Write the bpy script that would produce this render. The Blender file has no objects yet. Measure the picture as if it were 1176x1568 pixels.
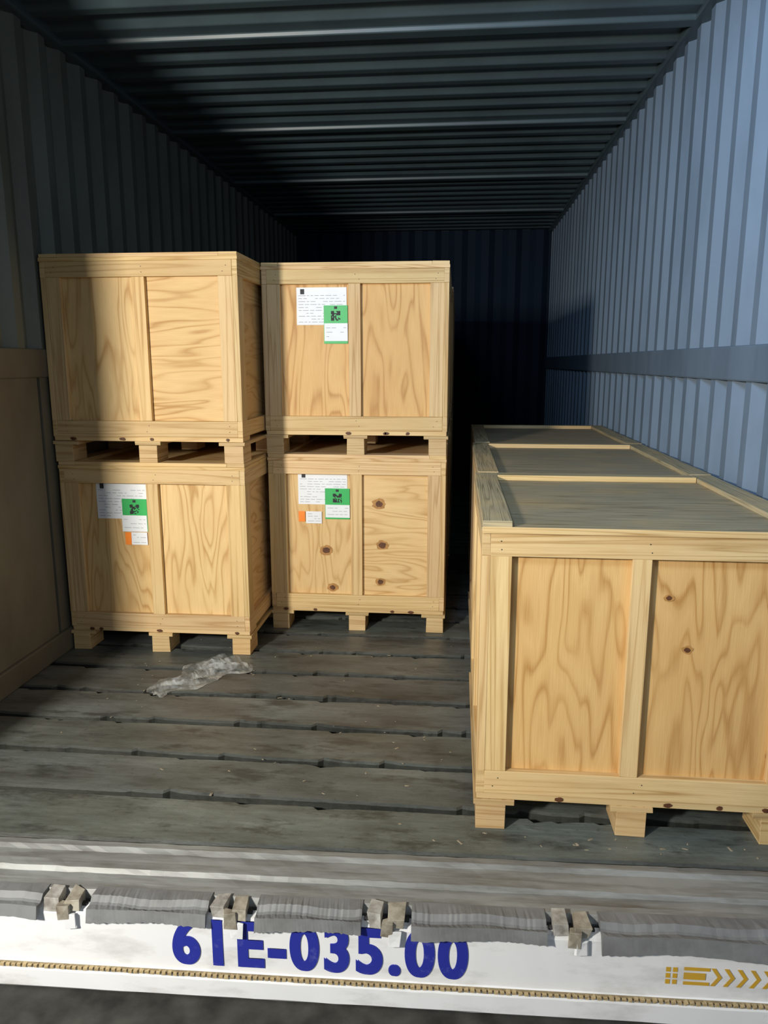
import bpy, bmesh, math, random
from mathutils import Vector, Matrix
random.seed(7)
scene = bpy.context.scene
try:
    scene.view_settings.view_transform = 'Standard'
except Exception as e:
    print(e)

# ------------------------------------------------------------------ materials
def new_mat(name):
    m = bpy.data.materials.new(name); m.use_nodes = True
    nt = m.node_tree
    return m, nt, nt.nodes, nt.links, nt.nodes['Principled BSDF']

def ramp(N, stops):
    r = N.new('ShaderNodeValToRGB')
    cr = r.color_ramp
    while len(cr.elements) < len(stops): cr.elements.new(0.5)
    for e, (p, c) in zip(cr.elements, stops):
        e.position = p; e.color = (c[0], c[1], c[2], 1)
    return r

def math_node(N, L, op, a, b=None):
    n = N.new('ShaderNodeMath'); n.operation = op
    for i, v in enumerate((a, b)):
        if v is None: continue
        if isinstance(v, (int, float)): n.inputs[i].default_value = v
        else: L.new(v, n.inputs[i])
    return n.outputs[0]

def mixc(N, L, fac, a, b, mode='MIX'):
    n = N.new('ShaderNodeMix'); n.data_type = 'RGBA'; n.blend_type = mode
    for idx, v in ((0, fac), (6, a), (7, b)):
        if isinstance(v, (int, float)): n.inputs[idx].default_value = v
        elif isinstance(v, tuple): n.inputs[idx].default_value = (v[0], v[1], v[2], 1)
        else: L.new(v, n.inputs[idx])
    return n.outputs[2]

def wood(name, light, dark, su, sv, rings, dirt=0.0, contrast=1.0, dirtcol=(.12, .12, .11)):
    m, nt, N, L, B = new_mat(name)
    uv = N.new('ShaderNodeUVMap'); uv.uv_map = 'grain'
    mp = N.new('ShaderNodeMapping'); mp.inputs['Scale'].default_value = (su, sv, 1)
    L.new(uv.outputs[0], mp.inputs[0])
    n1 = N.new('ShaderNodeTexNoise'); n1.inputs['Scale'].default_value = 1.0
    n1.inputs['Detail'].default_value = 2.2; n1.inputs['Distortion'].default_value = 0.4
    L.new(mp.outputs[0], n1.inputs['Vector'])
    s = math_node(N, L, 'MULTIPLY', n1.outputs[0], rings)
    f = math_node(N, L, 'FRACT', s)
    r = ramp(N, [(0, (.25, .25, .25)), (.3, (.1, .1, .1)), (.6, (.3, .3, .3)), (.84, (1, 1, 1)), (1, (.25, .25, .25))])
    L.new(f, r.inputs[0])
    # fibres
    mp2 = N.new('ShaderNodeMapping'); mp2.inputs['Scale'].default_value = (12, 420, 1)
    L.new(uv.outputs[0], mp2.inputs[0])
    n2 = N.new('ShaderNodeTexNoise'); n2.inputs['Scale'].default_value = 1; n2.inputs['Detail'].default_value = 3
    L.new(mp2.outputs[0], n2.inputs['Vector'])
    # modulation
    mp3 = N.new('ShaderNodeMapping'); mp3.inputs['Scale'].default_value = (3, 7, 1)
    L.new(uv.outputs[0], mp3.inputs[0])
    n3 = N.new('ShaderNodeTexNoise'); n3.inputs['Scale'].default_value = 1; n3.inputs['Detail'].default_value = 3
    L.new(mp3.outputs[0], n3.inputs['Vector'])
    a = math_node(N, L, 'MULTIPLY', r.outputs[0], math_node(N, L, 'MULTIPLY', n3.outputs[0], 1.5 * contrast))
    b = math_node(N, L, 'MULTIPLY', math_node(N, L, 'SUBTRACT', n2.outputs[0], .42), .7)
    t = math_node(N, L, 'ADD', a, b)
    cl = N.new('ShaderNodeClamp'); L.new(t, cl.inputs[0])
    col = mixc(N, L, cl.outputs[0], light, dark)
    # broad warm staining
    n5 = N.new('ShaderNodeTexNoise'); n5.inputs['Scale'].default_value = 4; n5.inputs['Detail'].default_value = 2
    L.new(uv.outputs[0], n5.inputs['Vector'])
    r5 = ramp(N, [(.45, (0, 0, 0)), (.75, (1, 1, 1))]); L.new(n5.outputs[0], r5.inputs[0])
    col = mixc(N, L, math_node(N, L, 'MULTIPLY', r5.outputs[0], .45), col, (.62, .40, .17))
    at = N.new('ShaderNodeAttribute'); at.attribute_name = 'tint'
    col = mixc(N, L, 1.0, col, at.outputs['Color'], 'MULTIPLY')
    if dirt > 0:
        n4 = N.new('ShaderNodeTexNoise'); n4.inputs['Scale'].default_value = 9; n4.inputs['Detail'].default_value = 8
        L.new(uv.outputs[0], n4.inputs['Vector'])
        r4 = ramp(N, [(.3, (0, 0, 0)), (.62, (1, 1, 1))]); L.new(n4.outputs[0], r4.inputs[0])
        col = mixc(N, L, math_node(N, L, 'MULTIPLY', r4.outputs[0], dirt), col, dirtcol)
    L.new(col, B.inputs['Base Color'])
    B.inputs['Roughness'].default_value = .62
    bp = N.new('ShaderNodeBump'); bp.inputs['Strength'].default_value = .25; bp.inputs['Distance'].default_value = .002
    L.new(t, bp.inputs['Height']); L.new(bp.outputs[0], B.inputs['Normal'])
    return m

M_PLY = wood('plywood', (.74, .54, .275), (.46, .26, .088), 1.3, 8.0, 11, contrast=1.0)
M_BRD = wood('pine_board', (.74, .55, .29), (.44, .26, .095), .5, 20, 8, contrast=.95)
M_TOP = wood('dusty_plywood', (.48, .39, .24), (.19, .15, .085), .9, 34, 10, dirt=.4, contrast=1.3, dirtcol=(.30, .265, .19))

def plain(name, col, rough=.6, var=.15, scale=20, metallic=0, bump=0):
    m, nt, N, L, B = new_mat(name)
    tc = N.new('ShaderNodeTexCoord')
    n = N.new('ShaderNodeTexNoise'); n.inputs['Scale'].default_value = scale; n.inputs['Detail'].default_value = 6
    L.new(tc.outputs['Object'], n.inputs['Vector'])
    lo = tuple(c * (1 - var) for c in col); hi = tuple(min(1, c * (1 + var)) for c in col)
    r = ramp(N, [(.3, lo), (.7, hi)]); L.new(n.outputs[0], r.inputs[0])
    L.new(r.outputs[0], B.inputs['Base Color'])
    B.inputs['Roughness'].default_value = rough; B.inputs['Metallic'].default_value = metallic
    if bump:
        bp = N.new('ShaderNodeBump'); bp.inputs['Strength'].default_value = bump; bp.inputs['Distance'].default_value = .004
        L.new(n.outputs[0], bp.inputs['Height']); L.new(bp.outputs[0], B.inputs['Normal'])
    return m

def dirty(name, base, dirt, rough=.55, amt=.6, sc=(3, 3, 3), spec=.5, lo=.42, hi=.68):
    """painted steel with streaky grime"""
    m, nt, N, L, B = new_mat(name)
    tc = N.new('ShaderNodeTexCoord')
    mp = N.new('ShaderNodeMapping'); mp.inputs['Scale'].default_value = sc
    L.new(tc.outputs['Object'], mp.inputs[0])
    n = N.new('ShaderNodeTexNoise'); n.inputs['Scale'].default_value = 1; n.inputs['Detail'].default_value = 9
    n.inputs['Roughness'].default_value = .65
    L.new(mp.outputs[0], n.inputs['Vector'])
    r = ramp(N, [(lo, (0, 0, 0)), (hi, (1, 1, 1))]); L.new(n.outputs[0], r.inputs[0])
    col = mixc(N, L, math_node(N, L, 'MULTIPLY', r.outputs[0], amt), base, dirt)
    at = N.new('ShaderNodeAttribute'); at.attribute_name = 'tint'
    col = mixc(N, L, 1.0, col, at.outputs['Color'], 'MULTIPLY')
    L.new(col, B.inputs['Base Color'])
    B.inputs['Roughness'].default_value = rough
    B.inputs['Specular IOR Level'].default_value = spec
    return m

M_WALL = dirty('container_wall_paint', (.145, .19, .245), (.085, .115, .15), .6, .6, (2, 5, 1.2), spec=.3)
M_WALLL = dirty('container_left_shaded', (.135, .155, .14), (.08, .08, .065), .5, .7, (2, 5, 1.2))  # darker copy of the wall paint, left side's shade put into the colour
M_WALLP = dirty('container_left_panel_paint', (.16, .15, .115), (.09, .078, .06), .6, .7, (2, 3, 1.5))
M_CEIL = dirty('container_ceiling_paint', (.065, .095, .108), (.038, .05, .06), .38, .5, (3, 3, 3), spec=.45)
M_END = dirty('container_end_shaded', (.012, .022, .040), (.009, .017, .030), .7, .5, (2, 2, 2), spec=.1)  # gloom and blue haze of the far end put into the wall colour
M_SILL = dirty('scuffed_steel', (.26, .27, .265), (.09, .082, .07), .45, .85, (3, 25, 25))
M_RUB = dirty('grey_rubber', (.20, .205, .21), (.10, .10, .10), .6, .7, (9, 9, 9))
M_WHITE = dirty('white_bumper_paint', (.80, .81, .83), (.36, .34, .30), .4, .6, (5, 9, 14), lo=.5, hi=.75)
M_BRKT = dirty('bracket_metal', (.46, .45, .42), (.14, .115, .09), .5, .9, (22, 22, 22))
M_BLUE = dirty('blue_lettering', (.018, .028, .30), (.22, .24, .50), .5, .5, (20, 20, 20), lo=.55, hi=.75)
M_GOLD = dirty('yellow_reflective', (.62, .36, .03), (.45, .30, .10), .4, .4, (40, 40, 40))
M_ROPE = dirty('tan_trim', (.48, .37, .20), (.22, .15, .08), .6, .6, (60, 60, 60))
M_PAPER = plain('paper_white', (.78, .80, .83), .6, .03, 15)
M_INK = plain('print_ink', (.35, .37, .40), .7, .05)
M_BLACK = plain('print_black', (.03, .03, .035), .7, .05)
M_GREEN = plain('green_sticker', (.03, .42, .10), .5, .06)
M_ORANGE = plain('orange_sticker', (.9, .24, .02), .5, .05)
M_KNOT1 = plain('knot_halo', (.42, .21, .06), .6, .25, 60)
M_KNOT2 = plain('knot_core', (.10, .035, .012), .6, .4, 90)
M_GROUND = plain('ground_asphalt', (.06, .06, .055), .9, .5, 14, bump=.6)
M_DARK = plain('dark_understructure', (.03, .03, .03), .8, .2)
M_CHIP = plain('chip_debris', (.28, .24, .17), .8, .3, 50)

# floor boards : grey-green worn wood
def floor_mat():
    m, nt, N, L, B = new_mat('floor_planks')
    tc = N.new('ShaderNodeTexCoord')
    def noise(sc, det, rough=.6):
        mp = N.new('ShaderNodeMapping'); mp.inputs['Scale'].default_value = sc
        L.new(tc.outputs['Object'], mp.inputs[0])
        n = N.new('ShaderNodeTexNoise'); n.inputs['Scale'].default_value = 1; n.inputs['Detail'].default_value = det; n.inputs['Roughness'].default_value = rough
        L.new(mp.outputs[0], n.inputs['Vector']); return n.outputs[0]
    n = noise((2.2, 8, 8), 11, .72)
    r = ramp(N, [(.30, (.035, .038, .035)), (.42, (.092, .105, .100)), (.56, (.150, .172, .166)), (.75, (.26, .285, .275))])
    L.new(n, r.inputs[0])
    n2 = noise((1.3, 1.5, 1), 5)
    r2 = ramp(N, [(.45, (0, 0, 0)), (.70, (1, 1, 1))]); L.new(n2, r2.inputs[0])
    c = mixc(N, L, math_node(N, L, 'MULTIPLY', r2.outputs[0], .5), r.outputs[0], (.100, .085, .060))
    # dark scuffs
    n5 = noise((4, 13, 1), 8, .72)
    r5 = ramp(N, [(.53, (0, 0, 0)), (.63, (1, 1, 1))]); L.new(n5, r5.inputs[0])
    c = mixc(N, L, math_node(N, L, 'MULTIPLY', r5.outputs[0], .8), c, (.036, .037, .035))
    # fine grain streaks along board
    n6 = noise((6, 120, 1), 3)
    r6 = ramp(N, [(.40, (0, 0, 0)), (.7, (1, 1, 1))]); L.new(n6, r6.inputs[0])
    c = mixc(N, L, math_node(N, L, 'MULTIPLY', r6.outputs[0], .3), c, (.06, .06, .055))
    # grit
    v = noise((55, 55, 55), 5)
    r3 = ramp(N, [(.30, (1, 1, 1)), (.40, (0, 0, 0)), (.66, (0, 0, 0)), (.74, (1, 1, 1))]); L.new(v, r3.inputs[0])
    c = mixc(N, L, math_node(N, L, 'MULTIPLY', r3.outputs[0], .45), c, (.05, .045, .035))
    at = N.new('ShaderNodeAttribute'); at.attribute_name = 'tint'
    c = mixc(N, L, 1.0, c, at.outputs['Color'], 'MULTIPLY')
    L.new(c, B.inputs['Base Color'])
    rr_ = ramp(N, [(.35, (.30, .30, .30)), (.65, (.60, .60, .60))]); L.new(n2, rr_.inputs[0]); L.new(rr_.outputs[0], B.inputs['Roughness'])
    bp = N.new('ShaderNodeBump'); bp.inputs['Strength'].default_value = .6; bp.inputs['Distance'].default_value = .006
    L.new(n, bp.inputs['Height']); L.new(bp.outputs[0], B.inputs['Normal'])
    return m
M_FLOOR = floor_mat()

# ------------------------------------------------------------------ mesh builder
class MB:
    def __init__(s, mats):
        s.v = []; s.f = []; s.mi = []; s.uv = []; s.tint = []; s.mats = mats
    def midx(s, m):
        if m not in s.mats: s.mats.append(m)
        return s.mats.index(m)
    def face(s, idx, m, uvs=None, tint=(1, 1, 1)):
        s.f.append(idx); s.mi.append(s.midx(m)); s.tint.append(tint)
        s.uv.append(uvs or [(s.v[i][0], s.v[i][2]) for i in idx])
    def box(s, x0, x1, y0, y1, z0, z1, m, grain=0, tint=None, jit=0.0, endmat=None):
        b = len(s.v)
        for x in (x0, x1):
            for y in (y0, y1):
                for z in (z0, z1):
                    s.v.append((x + random.uniform(-jit, jit), y + random.uniform(-jit, jit), z + random.uniform(-jit, jit)))
        ou, ov = random.uniform(0, 60), random.uniform(0, 60)
        if tint is None:
            k = random.uniform(.86, 1.06); tint = (k, k * random.uniform(.95, 1.0), k * random.uniform(.88, 1.0))
        for ax, q in ((0, (0, 1, 3, 2)), (0, (4, 6, 7, 5)), (1, (0, 4, 5, 1)), (1, (2, 3, 7, 6)), (2, (0, 2, 6, 4)), (2, (1, 5, 7, 3))):
            axes = [a for a in (0, 1, 2) if a != ax]
            if grain in axes: ua = grain; va = [a for a in axes if a != grain][0]; sc = 1
            else: ua, va = axes; sc = 1
            uvs = [(s.v[b + i][ua] * sc + ou, s.v[b + i][va] + ov) for i in q]
            s.face([b + i for i in q], m, uvs, tint)
    def quad(s, pts, m, tint=(1, 1, 1)):
        b = len(s.v); s.v += pts
        s.face(list(range(b, b + len(pts))), m, None, tint)
    def disc(s, cx, y, cz, rx, rz, m, n=16, wob=.15):
        b = len(s.v)
        for i in range(n):
            a = -2 * math.pi * i / n; k = 1 + random.uniform(-wob, wob)
            s.v.append((cx + math.cos(a) * rx * k, y, cz + math.sin(a) * rz * k))
        s.face(list(range(b, b + n)), m)
    def build(s, name, bevel=0, parent=None, loc=(0, 0, 0), rot=0):
        me = bpy.data.meshes.new(name); me.from_pydata(s.v, [], s.f)
        for m in s.mats: me.materials.append(m)
        me.polygons.foreach_set('material_index', s.mi)
        u = me.uv_layers.new(name='grain')
        flat = []
        for q in s.uv:
            for a in q: flat += [a[0], a[1]]
        u.data.foreach_set('uv', flat)
        ca = me.color_attributes.new('tint', 'FLOAT_COLOR', 'CORNER')
        fl = []
        for q, t in zip(s.uv, s.tint):
            for _ in q: fl += [t[0], t[1], t[2], 1]
        ca.data.foreach_set('color', fl)
        me.update()
        ob = bpy.data.objects.new(name, me); scene.collection.objects.link(ob)
        ob.location = loc; ob.rotation_euler = (0, 0, rot)
        if parent: ob.parent = parent
        if bevel:
            bv = ob.modifiers.new('bevel', 'BEVEL'); bv.width = bevel; bv.segments = 2; bv.limit_method = 'ANGLE'
        return ob

# ------------------------------------------------------------------ crates
CH = .765
def crate(name, x0, y0, z0, W, Ln, rot=0, grains=(2, 2), tone=1.0, knots=(), dusty=False, Hc=CH, panel_tints=None, stile=.062, mid=.048, midx=0):
    mb = MB([M_BRD, M_PLY])
    h = W / 2
    T = lambda a=.88, b=1.06: (lambda k: (k, k * random.uniform(.95, 1), k * random.uniform(.88, 1)))(random.uniform(a, b) * tone)
    t = .020
    bl = .066
    for cx in (-h + .038, 0, h - .038):
        for cy in (.055, Ln / 2, Ln - .055):
            mb.box(cx - .036, cx + .036, cy - .055, cy + .055, 0, bl, M_BRD, 1, T(.8, .95), .001)
    for cx in (-h + .045, 0, h - .045):
        mb.box(cx - .05, cx + .05, .0, Ln, bl, bl + .014, M_BRD, 1, T(.7, .9), .001)
    for cy, w in ((.004, .10), (Ln / 2 - .05, .10), (Ln - .104, .10)):
        mb.box(-h + .002, h - .002, cy, cy + w, bl + .014, bl + .032, M_BRD, 0, T(), .001)
    for i in range(4):
        cx = random.uniform(-h + .05, h - .05)
        mb.disc(cx, .0008, bl + .023, random.uniform(.006, .013), .006, M_KNOT2)
    zb = bl + .032
    zt = Hc - .027
    mb.box(-h + t, h - t, t, Ln - t, zb, zb + .012, M_PLY, 0, T())
    pt = panel_tints or (T(), T())
    mb.box(-h + t, midx, t, t + .01, zb, zt, M_PLY, grains[0], pt[0])
    mb.box(midx, h - t, t, t + .01, zb, zt, M_PLY, grains[1], pt[1])
    mb.box(-h + t, h - t, Ln - t - .01, Ln - t, zb, zt, M_PLY, 0, T())
    mb.box(-h + t, -h + t + .01, t, Ln - t, zb, zt, M_PLY, 1, T())
    mb.box(h - t - .01, h - t, t, Ln - t, zb, zt, M_PLY, 1, T())
    rt, rb = .056, .060
    for ya, yb in ((0, t), (Ln - t, Ln)):
        mb.box(-h + t, h - t, ya, yb, zt - rt, zt, M_BRD, 0, T(), .0006)
        mb.box(-h + t, h - t, ya, yb, zb, zb + rb, M_BRD, 0, T(), .0006)
        mb.box(-h + t, -h + t + stile - .008, ya + .0005, yb, zb + rb, zt - rt, M_BRD, 2, T(), .0006)
        mb.box(h - t - stile + .008, h - t, ya + .0005, yb, zb + rb, zt - rt, M_BRD, 2, T(), .0006)
        mb.box(midx - mid / 2, midx + mid / 2, ya + .0005, yb, zb + rb, zt - rt, M_BRD, 2, T(), .0006)
    for xa, xb in ((-h, -h + t), (h - t, h)):
        mb.box(xa, xb, 0, Ln, zt - rt, zt, M_BRD, 1, T(), .0006)
        mb.box(xa, xb, 0, Ln, zb, zb + rb, M_BRD, 1, T(), .0006)
        for c in (.035, Ln / 2, Ln - .035):
            mb.box(xa, xb, c - .035, c + .035, zb + rb, zt - rt, M_BRD, 2, T(), .0006)
    mt = M_TOP if dusty else M_PLY
    mbm = M_TOP if dusty else M_BRD
    mb.box(-h - .002, h + .002, -.003, Ln, zt, zt + .013, mt, 0, T(.9, 1.1))
    lt = (1.2, 1.17, 1.06) if dusty else None
    z1 = zt + .013
    mb.box(-h, -h + .068, 0, Ln, z1, Hc, mbm, 1, lt, .0006)
    mb.box(h - .068, h, 0, Ln, z1, Hc, mbm, 1, lt, .0006)
    mb.box(-h + .068, h - .068, Ln - .07, Ln, z1, Hc, mbm, 0, lt, .0006)
    if dusty:   # lit front of the back batten put into a pale strip, and pale lid edge
        mb.box(-h + .07, h - .07, Ln - .0765, Ln - .0705, z1, Hc + .003, M_BRD, 0, T(.95, 1.05), .0004)
        mb.box(-h, h, -.006, -.0035, zt - .001, zt + .014, M_BRD, 0, T(.9, 1.0), .0006)
    if not dusty:
        mb.box(-h + .068, h - .068, 0, .07, z1, Hc, M_BRD, 0, T(.95, 1.05), .0006)
    for kx, kz, r in knots:
        mb.disc(kx, t - .0012, kz, r * 1.35, r, M_KNOT1)
        mb.disc(kx, t - .0020, kz, r * .72, r * .6, M_KNOT2)
    for nx in (-h + .05, 0.01, h - .05):
        for nz in (zb + .02, zb + .042, zt - .02, zt - .04):
            mb.disc(nx + random.uniform(-.01, .01), -.0012, nz, .0015, .0015, M_BLACK, 8, 0)
    return mb.build(name, .0015, None, (x0 + h, y0, z0), rot)

def label(parent, name, white, green=None, gwhite=None, orange=None, small=None, tilt=0.0):
    mb = MB([M_PAPER])
    y = .0185
    def rect(a, yy, m):
        mb.quad([(a[0], yy, a[2]), (a[1], yy, a[2]), (a[1], yy - .001, a[3]), (a[0], yy, a[3])], m)
    def lines(a, yy, n, m=M_INK):
        for i in range(n):
            z = a[3] - (i + 1) * (a[3] - a[2]) / (n + 1)
            x = a[0] + .008
            while x < a[1] - .012:
                w = random.uniform(.008, .03); w = min(w, a[1] - .006 - x)
                if random.random() < .75: rect((x, x + w, z - .0009, z + .0009), yy, m)
                x += w + .006
    rect(white, y, M_PAPER)
    lines((white[0], white[1], white[2], white[3] - .02), y - .0013, 10)
    rect((white[0] + .016, white[0] + .032, white[3] - .026, white[3] - .006), y - .0014, M_BLACK)
    if green:
        rect(green, y - .003, M_GREEN)
        cx = (green[0] + green[1]) / 2
        s = .0042
        top = green[3] - .022
        for i in range(9):
            for j in range(9):
                fin = (i < 3 and j < 3) or (i > 5 and j < 3) or (i < 3 and j > 5)
                if fin or random.random() < .5:
                    xx = cx - 4.5 * s + i * s; zz = top - j * s
                    rect((xx, xx + s, zz - s, zz), y - .0045, M_BLACK)
        rect((cx - .006, cx + .006, green[3] - .014, green[3] - .004), y - .0045, M_BLACK)
    if gwhite:
        rect(gwhite, y - .0046, M_PAPER); lines(gwhite, y - .006, 3)
    if orange: rect(orange, y - .003, M_ORANGE)
    if small:
        rect(small, y - .003, M_PAPER); lines(small, y - .0045, 4)
    ob = mb.build(name, 0, parent)
    return ob

CN = 'wooden_shipping_crate'
RH = .784
k_r = [(.055, .606, .009), (.105, .481, .010), (.285, .594, .008), (.320, .22, .012)]
crate(CN, .064, 1.70, 0, .755, .78, 0, (2, 2), .97, k_r, True, Hc=RH, panel_tints=((.96, .84, .66), (.94, .81, .63)), stile=.058, mid=.042, midx=-.014)
crate(CN, .074, 2.50, 0, .75, .93, 0, (2, 2), .95, (), True, Hc=RH)
crate(CN, .085, 3.46, 0, .745, .98, 0, (2, 2), .95, (), True, Hc=RH)
# left stack
LB = crate(CN, -1.53, 2.75, 0, .735, 1.0, 0, (2, 2), 1.0, [], panel_tints=((.95, .9, .8), (1.06, 1.05, 1.0)))
LT = crate(CN, -1.54, 2.75, CH, .745, 1.0, 0, (2, 0), 1.0, [], panel_tints=((1, .97, .9), (1, .95, .86)))
# middle stack
k_m = [(.094, .556, .022), (.108, .378, .021), (.10, .216, .017), (-.133, .35, .022), (-.108, .185, .018)]
MBt = crate(CN, -.785, 3.07, 0, .745, 1.0, 0, (2, 0), 1.0, k_m, panel_tints=((1, .97, .9), (1.05, 1.03, .97)))
MT = crate(CN, -.79, 3.07, CH, .752, 1.0, 0, (2, 2), .96, [], panel_tints=((.98, .85, .68), (.93, .79, .60)))
for yy in (4.12, 5.17):
    crate(CN, -.775, yy, 0, .745, 1.0, 0, (2, 2), .95)
    crate(CN, -.775, yy, CH, .745, 1.0, 0, (2, 2), .95)
crate(CN, -1.53, 3.82, 0, .735, 1.0); crate(CN, -1.53, 3.82, CH, .735, 1.0)

label(MT, 'shipping_label', (-.238, -.034, .524, .67), (-.127, -.03, .45, .60), (-.125, -.03, .46, .53))
label(MBt, 'shipping_label', (-.25, -.04, .55, .69), (-.135, -.03, .488, .62), (-.133, -.03, .495, .55), (-.25, -.222, .475, .52), (-.218, -.15, .468, .52))
label(LB, 'shipping_label', (-.232, -.03, .54, .685), (-.13, -.03, .49, .62), (-.133, -.032, .49, .555), (-.125, -.10, .437, .487), (-.1, -.035, .437, .487))

# ------------------------------------------------------------------ container shell
XL, XR, ZC, Y0, Y1 = -1.55, .84, 2.34, 1.50, 7.4
def corr_profile(a0, a1, pitch, depth):
    pts = []; a = a0
    while a < a1:
        pts += [(a, 0), (a + pitch * .28, 0), (a + pitch * .5, depth), (a + pitch * .78, depth)]
        a += pitch
    pts.append((a, 0))
    return [(min(p, a1), d) for p, d in pts]

def corr_wall(name, X, sgn, z0, z1, mat):
    mb = MB([mat]); pr = corr_profile(Y0, Y1, .155, .036)
    b = len(mb.v)
    for y, d in pr:
        mb.v.append((X + sgn * d, y, z0)); mb.v.append((X + sgn * d, y, z1))
    for i in range(len(pr) - 1):
        q = [b + 2 * i, b + 2 * i + 2, b + 2 * i + 3, b + 2 * i + 1]
        mb.face(q, mat)
    return mb
W1 = (1, 1, 1)
mb = corr_wall('wall_right', XR, 1, -.05, ZC + .06, M_WALL)
mb.box(XR + .04, XR + .06, Y0, Y1, -.05, ZC + .1, M_WALL, tint=W1)
mb.build('wall_right')
mb = corr_wall('wall_left', XL, -1, 1.10, ZC + .06, M_WALLL)
y = Y0
while y < Y1:
    mb.box(XL - .02, XL, y + .004, min(y + 1.19, Y1) - .004, 0, 1.09, M_WALLP, tint=W1); y += 1.2
mb.box(XL - .06, XL - .04, Y0, Y1, -.05, ZC + .1, M_WALLL, tint=W1)
mb.build('wall_left', .003)
for nm, xa, xb, mt in (('trim_1', XL - .03, XL + .008, M_WALLP), ('trim_2', XR - .008, XR + .03, M_WALL)):
    mb = MB([mt]); mb.box(xa, xb, Y0, Y1, 1.085, 1.19, mt, tint=(.95, .95, .95))
    mb.build(nm, .006)
for nm, xa, xb, mt in (('trim_3', XL - .03, XL + .03, M_CEIL), ('trim_4', XR - .03, XR + .03, M_CEIL)):
    mb = MB([mt]); mb.box(xa, xb, Y0, Y1, ZC - .02, ZC + .06, mt, tint=W1); mb.build(nm, .01)
mb = MB([M_WALLP]); mb.box(XL - .02, XL + .015, Y0, Y1, 0, .09, M_WALLP, tint=(.8, .8, .8)); mb.build('baseboard_left', .006)
mb = MB([M_WALL]); mb.box(XR - .01, XR + .015, Y0, Y1, 0, .09, M_WALL, tint=(.8, .8, .8)); mb.build('baseboard_right', .006)
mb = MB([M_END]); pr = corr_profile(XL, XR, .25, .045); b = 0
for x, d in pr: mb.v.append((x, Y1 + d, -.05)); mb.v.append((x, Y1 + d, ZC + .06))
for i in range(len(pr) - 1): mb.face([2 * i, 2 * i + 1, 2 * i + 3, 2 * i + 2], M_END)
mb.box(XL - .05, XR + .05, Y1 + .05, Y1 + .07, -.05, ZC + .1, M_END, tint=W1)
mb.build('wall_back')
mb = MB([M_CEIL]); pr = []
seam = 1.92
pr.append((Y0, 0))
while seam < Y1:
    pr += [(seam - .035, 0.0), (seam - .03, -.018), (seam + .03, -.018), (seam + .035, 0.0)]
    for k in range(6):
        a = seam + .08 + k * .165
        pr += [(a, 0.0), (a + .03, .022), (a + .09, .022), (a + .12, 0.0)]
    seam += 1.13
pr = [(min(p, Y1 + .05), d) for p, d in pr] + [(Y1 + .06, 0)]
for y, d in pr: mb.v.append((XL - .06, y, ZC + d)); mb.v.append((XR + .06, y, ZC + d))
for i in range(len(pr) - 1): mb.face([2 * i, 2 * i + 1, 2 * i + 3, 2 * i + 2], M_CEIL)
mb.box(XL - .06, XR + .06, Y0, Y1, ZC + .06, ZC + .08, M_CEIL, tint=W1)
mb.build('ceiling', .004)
mb = MB([M_WALL])
mb.box(XL - .15, XL + .10, Y0 - .1, Y0 + .05, -.2, ZC + .2, M_WALL, tint=W1)
mb.box(XR - .02, XR + .15, Y0 - .1, Y0 + .05, -.2, ZC + .2, M_WALL, tint=W1)
mb.box(XL + .10, XR - .02, Y0 - .1, Y0 + .05, ZC - .06, ZC + .2, M_WALL, tint=W1)
mb.build('door_frame', .01)

# floor boards
mb = MB([M_FLOOR, M_DARK])
yb = 1.555; n = 160; first = True
while yb < Y1:
    pitch = .205 + random.uniform(-.008, .008)
    ye = min(yb + pitch, Y1)
    k = random.uniform(.80, 1.18); tint = (k, k * random.uniform(.98, 1.02), k * random.uniform(.93, 1.03))
    dk = (.28, .27, .25); dk2 = (.55, .54, .52)  # edge dirt and gap shade painted into the bevel and gap face tints
    b = len(mb.v)
    ph = random.uniform(0, 9)
    chip = 0; chip2 = 0
    for i in range(n + 1):
        x = XL + (XR - XL) * i / n
        if random.random() < .05: chip = random.uniform(.006, .024)
        if random.random() < .06: chip2 = random.uniform(.006, .024)
        chip *= .72; chip2 *= .72
        e = .008 + .003 * math.sin(x * 4 + ph) + random.uniform(0, .002) + chip
        if first: e = .025 + .025 * (x + .35)
        e2 = .013 + chip2 + random.uniform(0, .002)
        mb.v += [(x, yb + e - .003, -.035), (x, yb + e, -.005), (x, yb + e + .007, 0), (x, ye - e2 - .004, 0), (x, ye - e2, -.035)]
    for i in range(n):
        for j in range(4):
            a = b + i * 5 + j
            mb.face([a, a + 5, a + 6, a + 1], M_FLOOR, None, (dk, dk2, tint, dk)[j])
    yb = ye; first = False
mb.box(XL, XR, 1.62, Y1, -.05, -.034, M_DARK, tint=W1)
mb.build('floor')
mb = MB([M_CHIP])
for i in range(80):
    x = random.uniform(-1.4, .0) if random.random() < .75 else random.uniform(.0, .8)
    y = random.uniform(1.62, 3.0) if x < 0 else random.uniform(1.63, 1.69)
    s = random.uniform(.001, .0035); a = random.uniform(0, 3.14)
    c, sn = math.cos(a), math.sin(a); l = s * random.uniform(1, 3)
    b = len(mb.v)
    for dx, dy in ((-l, -s), (l, -s), (l, s), (-l, s)):
        mb.v.append((x + dx * c - dy * sn, y + dx * sn + dy * c, .0005))
    mb.v.append((x, y, .002))
    for j in range(4): mb.face([b + j, b + (j + 1) % 4, b + 4], M_CHIP)
mb.build('wood_chip_debris')

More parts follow.
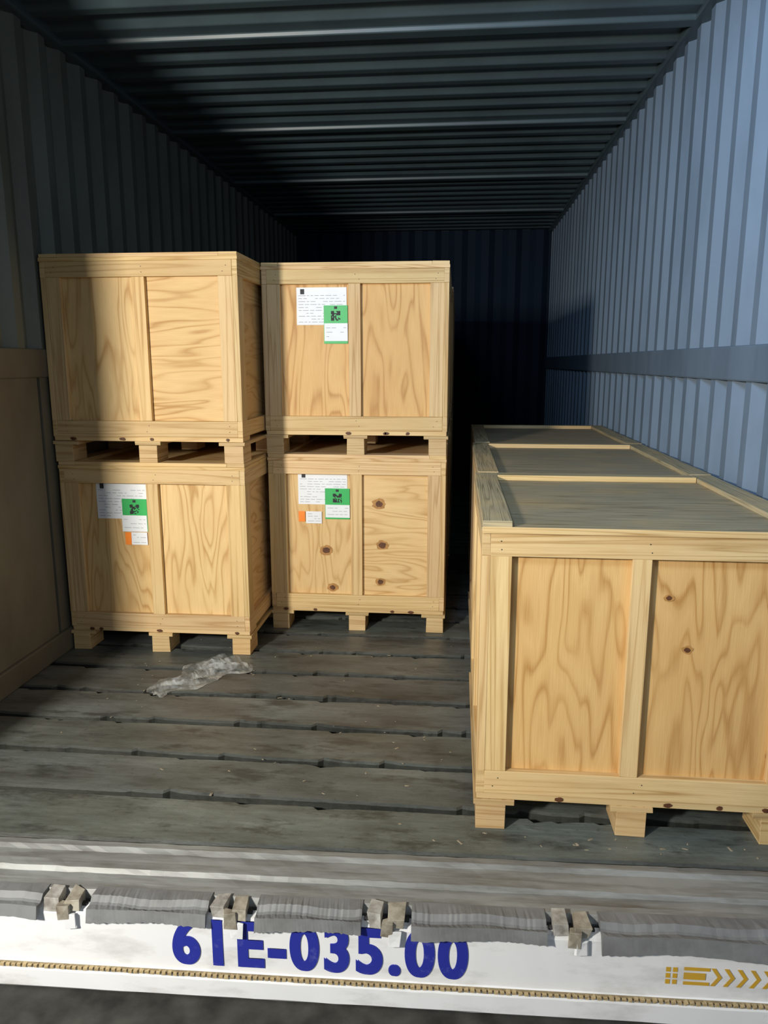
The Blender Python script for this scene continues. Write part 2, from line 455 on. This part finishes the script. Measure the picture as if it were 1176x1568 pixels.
# ------------------------------------------------------------------ rear sill and bumper
bump = bpy.data.objects.new('truck_rear_bumper', None); scene.collection.objects.link(bump)
bump.location = (-.35, 1.385, 0); bump.rotation_euler = (0, 0, .025)
sill = MB([M_SILL])
def ext(mb, prof, x0, x1, mat, nseg=60, jit=0.0, tint=(1, 1, 1)):
    b = len(mb.v); k = len(prof)
    for i in range(nseg + 1):
        x = x0 + (x1 - x0) * i / nseg
        for (y, z) in prof: mb.v.append((x, y + random.uniform(-jit, jit), z + random.uniform(-jit, jit)))
    for i in range(nseg):
        for j in range(k - 1):
            a = b + i * k + j; mb.face([a, a + k, a + k + 1, a + 1], mat, None, tint)
ext(sill, [(.190, -.03), (.186, .000), (.165, .002), (.155, -.006), (.12, -.006), (.115, .001), (.09, .001), (.083, -.008), (.05, -.008), (.045, .0), (.02, .0), (.01, -.015), (.01, -.06)], -1.25, 1.30, M_SILL, 80, .0008)
sill.build('sill', 0, bump)
fl = MB([M_RUB])
brk = [-.475, -.11, .225, .61]
segs = [(-1.2, -.53), (-.42, -.16), (-.055, .17), (.275, .555), (.665, 1.25)]
for si, (a, b_) in enumerate(segs):
    nn = 50; b = len(fl.v); dr = .0 if si < 4 else .010
    for i in range(nn + 1):
        x = a + (b_ - a) * i / nn
        w = .004 * math.sin(x * 17) + random.uniform(-.0014, .0014)
        w2 = .003 * math.sin(x * 31 + 1) + random.uniform(-.001, .001)
        fl.v += [(x, .028, .002), (x, -.004, .004 + w2), (x, -.014, -.006 + w2), (x, -.020, -.008 + w2), (x, -.034, -.004 + w * .6), (x, -.040 + w * .5, -.032 - dr + w), (x, -.034 + w * .5, -.034 - dr + w), (x, -.02, -.014), (x, .028, -.01)]
    K = 9
    for i in range(nn):
        for j in range(K - 1):
            q = b + i * K + j; fl.face([q, q + K, q + K + 1, q + 1], M_RUB)
    fl.face([b + j for j in range(K)], M_RUB); fl.face([b + nn * K + j for j in range(K - 1, -1, -1)], M_RUB)
fl.build('rubber_seal', 0, bump)
bk = MB([M_BRKT])
for c in brk:
    bk.box(c - .040, c - .012, -.025, .02, -.02, .008, M_BRKT, tint=W1, jit=.004)
    bk.box(c + .002, c + .034, -.028, .02, -.018, .006, M_BRKT, tint=(.9, .85, .75), jit=.004)
    bk.box(c - .05, c + .045, -.010, .0, -.05, -.012, M_DARK, tint=W1)
    bk.box(c - .012, c + .014, -.036, -.018, -.035, -.002, M_BRKT, tint=(.8, .75, .65), jit=.004)
    bk.box(c + .002, c + .028, -.034, -.028, -.058, -.022, M_WHITE, tint=W1, jit=.003)
bk.build('hinge_bracket', .004, bump)
wp = MB([M_WHITE])
ext(wp, [(.0, -.015), (-.018, -.02), (-.022, -.03), (-.022, -.150), (-.030, -.156), (-.034, -.165), (-.034, -.205), (-.028, -.212), (.03, -.212)], -1.25, 1.3, M_WHITE, 60, .0006)
wp.build('white_panel', 0, bump)
rp = MB([M_ROPE])
x = -1.2
while x < 1.25:
    rp.box(x, x + .0085, -.036, -.028, -.157, -.151, M_ROPE, tint=W1, jit=.0008); x += .0125
rp.box(-1.22, 1.27, -.031, -.026, -.157, -.151, M_ROPE, tint=(.6, .6, .6))
rp.build('stud_strip', 0, bump)
cu = bpy.data.curves.new('lettering', 'FONT'); cu.body = '61E-035.00'; cu.extrude = .004; cu.offset = .030; cu.size = 1; cu.space_character = 1.18
to = bpy.data.objects.new('tmp', cu); scene.collection.objects.link(to)
bpy.context.view_layer.update()
dg = bpy.context.evaluated_depsgraph_get()
me0 = bpy.data.meshes.new_from_object(to.evaluated_get(dg)); bpy.data.objects.remove(to)
xs = [v.co.x for v in me0.vertices]; ys = [v.co.y for v in me0.vertices]
sx = .630 / (max(xs) - min(xs)); sy = .116 / (max(ys) - min(ys))
for ci, ddx in enumerate((0, .0045)):
    me = me0.copy()
    for v in me.vertices:
        xx = (v.co.x - min(xs)) * sx; zz = (v.co.y - min(ys)) * sy
        v.co = Vector((xx - .24 + ddx, -.0225 - ci * .0004 - v.co.z * .3, -.138 + zz))
    me.materials.clear(); me.materials.append(M_BLUE)
    ca = me.color_attributes.new('tint', 'FLOAT_COLOR', 'CORNER')
    ca.data.foreach_set('color', [1.0] * (4 * len(me.loops)))
    lt = bpy.data.objects.new('registration_lettering', me); scene.collection.objects.link(lt); lt.parent = bump
ar = MB([M_GOLD]); yy = -.0235
def aq(pts): ar.quad([(px, yy, pz) for px, pz in pts], M_GOLD)
ax, az, hh = .80, -.098, .021
for i in range(2):
    for k in range(3):
        aq([(ax + i * .014, az - hh + k * .0145), (ax + i * .014 + .009, az - hh + k * .0145), (ax + i * .014 + .009, az - hh + k * .0145 + .011), (ax + i * .014, az - hh + k * .0145 + .011)])
aq([(ax + .036, az - .008), (ax + .08, az - .008), (ax + .08, az + .008), (ax + .036, az + .008)])
for i in range(7):
    x = ax + .09 + i * .026
    aq([(x, az + hh), (x + .009, az + hh), (x + .023, az), (x + .014, az)])
    aq([(x + .014, az), (x + .023, az), (x + .009, az - hh), (x, az - hh)])
aq([(ax + .036, az + .013), (ax + .088, az + .013), (ax + .088, az + hh), (ax + .036, az + hh)])
aq([(ax + .036, az - hh), (ax + .088, az - hh), (ax + .088, az - .013), (ax + .036, az - .013)])
ar.build('arrow_stripe', 0, bump)

mb = MB([M_DARK])
for xx in (-.9, .25): mb.box(xx - .08, xx + .08, 2.2, Y1, -.42, -.05, M_DARK, tint=W1)
mb.box(XL, XR, 1.62, 1.75, -.2, -.05, M_DARK, tint=W1)
mb.build('truck_chassis')
mb = MB([M_GROUND]); mb.box(-12, 12, -12, 12, -.5, -.42, M_GROUND, tint=W1); mb.build('ground')

# plastic film scrap
m, nt, N, L, B = new_mat('clear_plastic')
tc = N.new('ShaderNodeTexCoord'); nn_ = N.new('ShaderNodeTexNoise'); nn_.inputs['Scale'].default_value = 22; nn_.inputs['Detail'].default_value = 4
L.new(tc.outputs['Object'], nn_.inputs['Vector'])
rr = ramp(N, [(.40, (.12, .12, .12)), (.66, (.65, .65, .65))]); L.new(nn_.outputs[0], rr.inputs[0]); L.new(rr.outputs[0], B.inputs['Alpha'])
B.inputs['Base Color'].default_value = (.58, .61, .62, 1); B.inputs['Roughness'].default_value = .15
M_PLAS = m
mb = MB([M_PLAS]); nu, nv = 40, 12
P0, P1 = Vector((-.84, 2.69)), Vector((-1.04, 2.36))
d = (P1 - P0); nrm = Vector((-d.y, d.x)).normalized()
for i in range(nu + 1):
    t = i / nu; c = P0 + d * t; w = .085 * (1 - t) ** .5 + .016 + .02 * math.sin(t * 11) ** 2
    for j in range(nv + 1):
        s = (j / nv - .5) * 2
        p = c + nrm * (s * w + .018 * math.sin(t * 13))
        z = .003 + .028 * (1 - t * .6) * (1 - s * s) * (.5 + .5 * math.sin(i * .7 + j * 1.3)) * random.uniform(.5, 1)
        mb.v.append((p.x + random.uniform(-.003, .003), min(p.y + random.uniform(-.003, .003), 2.742), z))
for i in range(nu):
    for j in range(nv):
        a = i * (nv + 1) + j; mb.face([a, a + 1, a + nv + 2, a + nv + 1], M_PLAS)
mb.build('plastic_wrap_scrap')

# ------------------------------------------------------------------ lights
def area(name, loc, tgt, size, power, col, spread=180):
    l = bpy.data.lights.new(name, 'AREA'); l.size = size; l.energy = power; l.color = col; l.shape = 'SQUARE'
    l.spread = math.radians(spread)
    o = bpy.data.objects.new(name, l); scene.collection.objects.link(o); o.location = loc
    o.rotation_euler = (Vector(tgt) - Vector(loc)).to_track_quat('-Z', 'Y').to_euler()
    return o
area('key_light', (-1.68, -.45, 1.50), (-.9, 3, .6), .22, 88, (1, .955, .85), 150)
area('sky_light', (-.5, .5, 2.15), (.84, 2.1, 1.95), .6, 22, (.50, .72, 1), 110)
area('fill_light', (1.6, -.8, 1.9), (-1.5, 3.0, 1.9), .5, 8, (.85, .95, .92))
w = bpy.data.worlds.new('world'); scene.world = w; w.use_nodes = True
bg = w.node_tree.nodes['Background']; bg.inputs[0].default_value = (.72, .83, 1, 1); bg.inputs[1].default_value = .30

# ------------------------------------------------------------------ camera
cam = bpy.data.cameras.new('camera'); co = bpy.data.objects.new('camera', cam); scene.collection.objects.link(co)
co.location = (0, 0, 1.14)
co.rotation_euler = (math.radians(90 - 11.26), 0, math.radians(5.5))
cam.sensor_width = 36; cam.lens = 26.4; cam.clip_start = .02
scene.camera = co
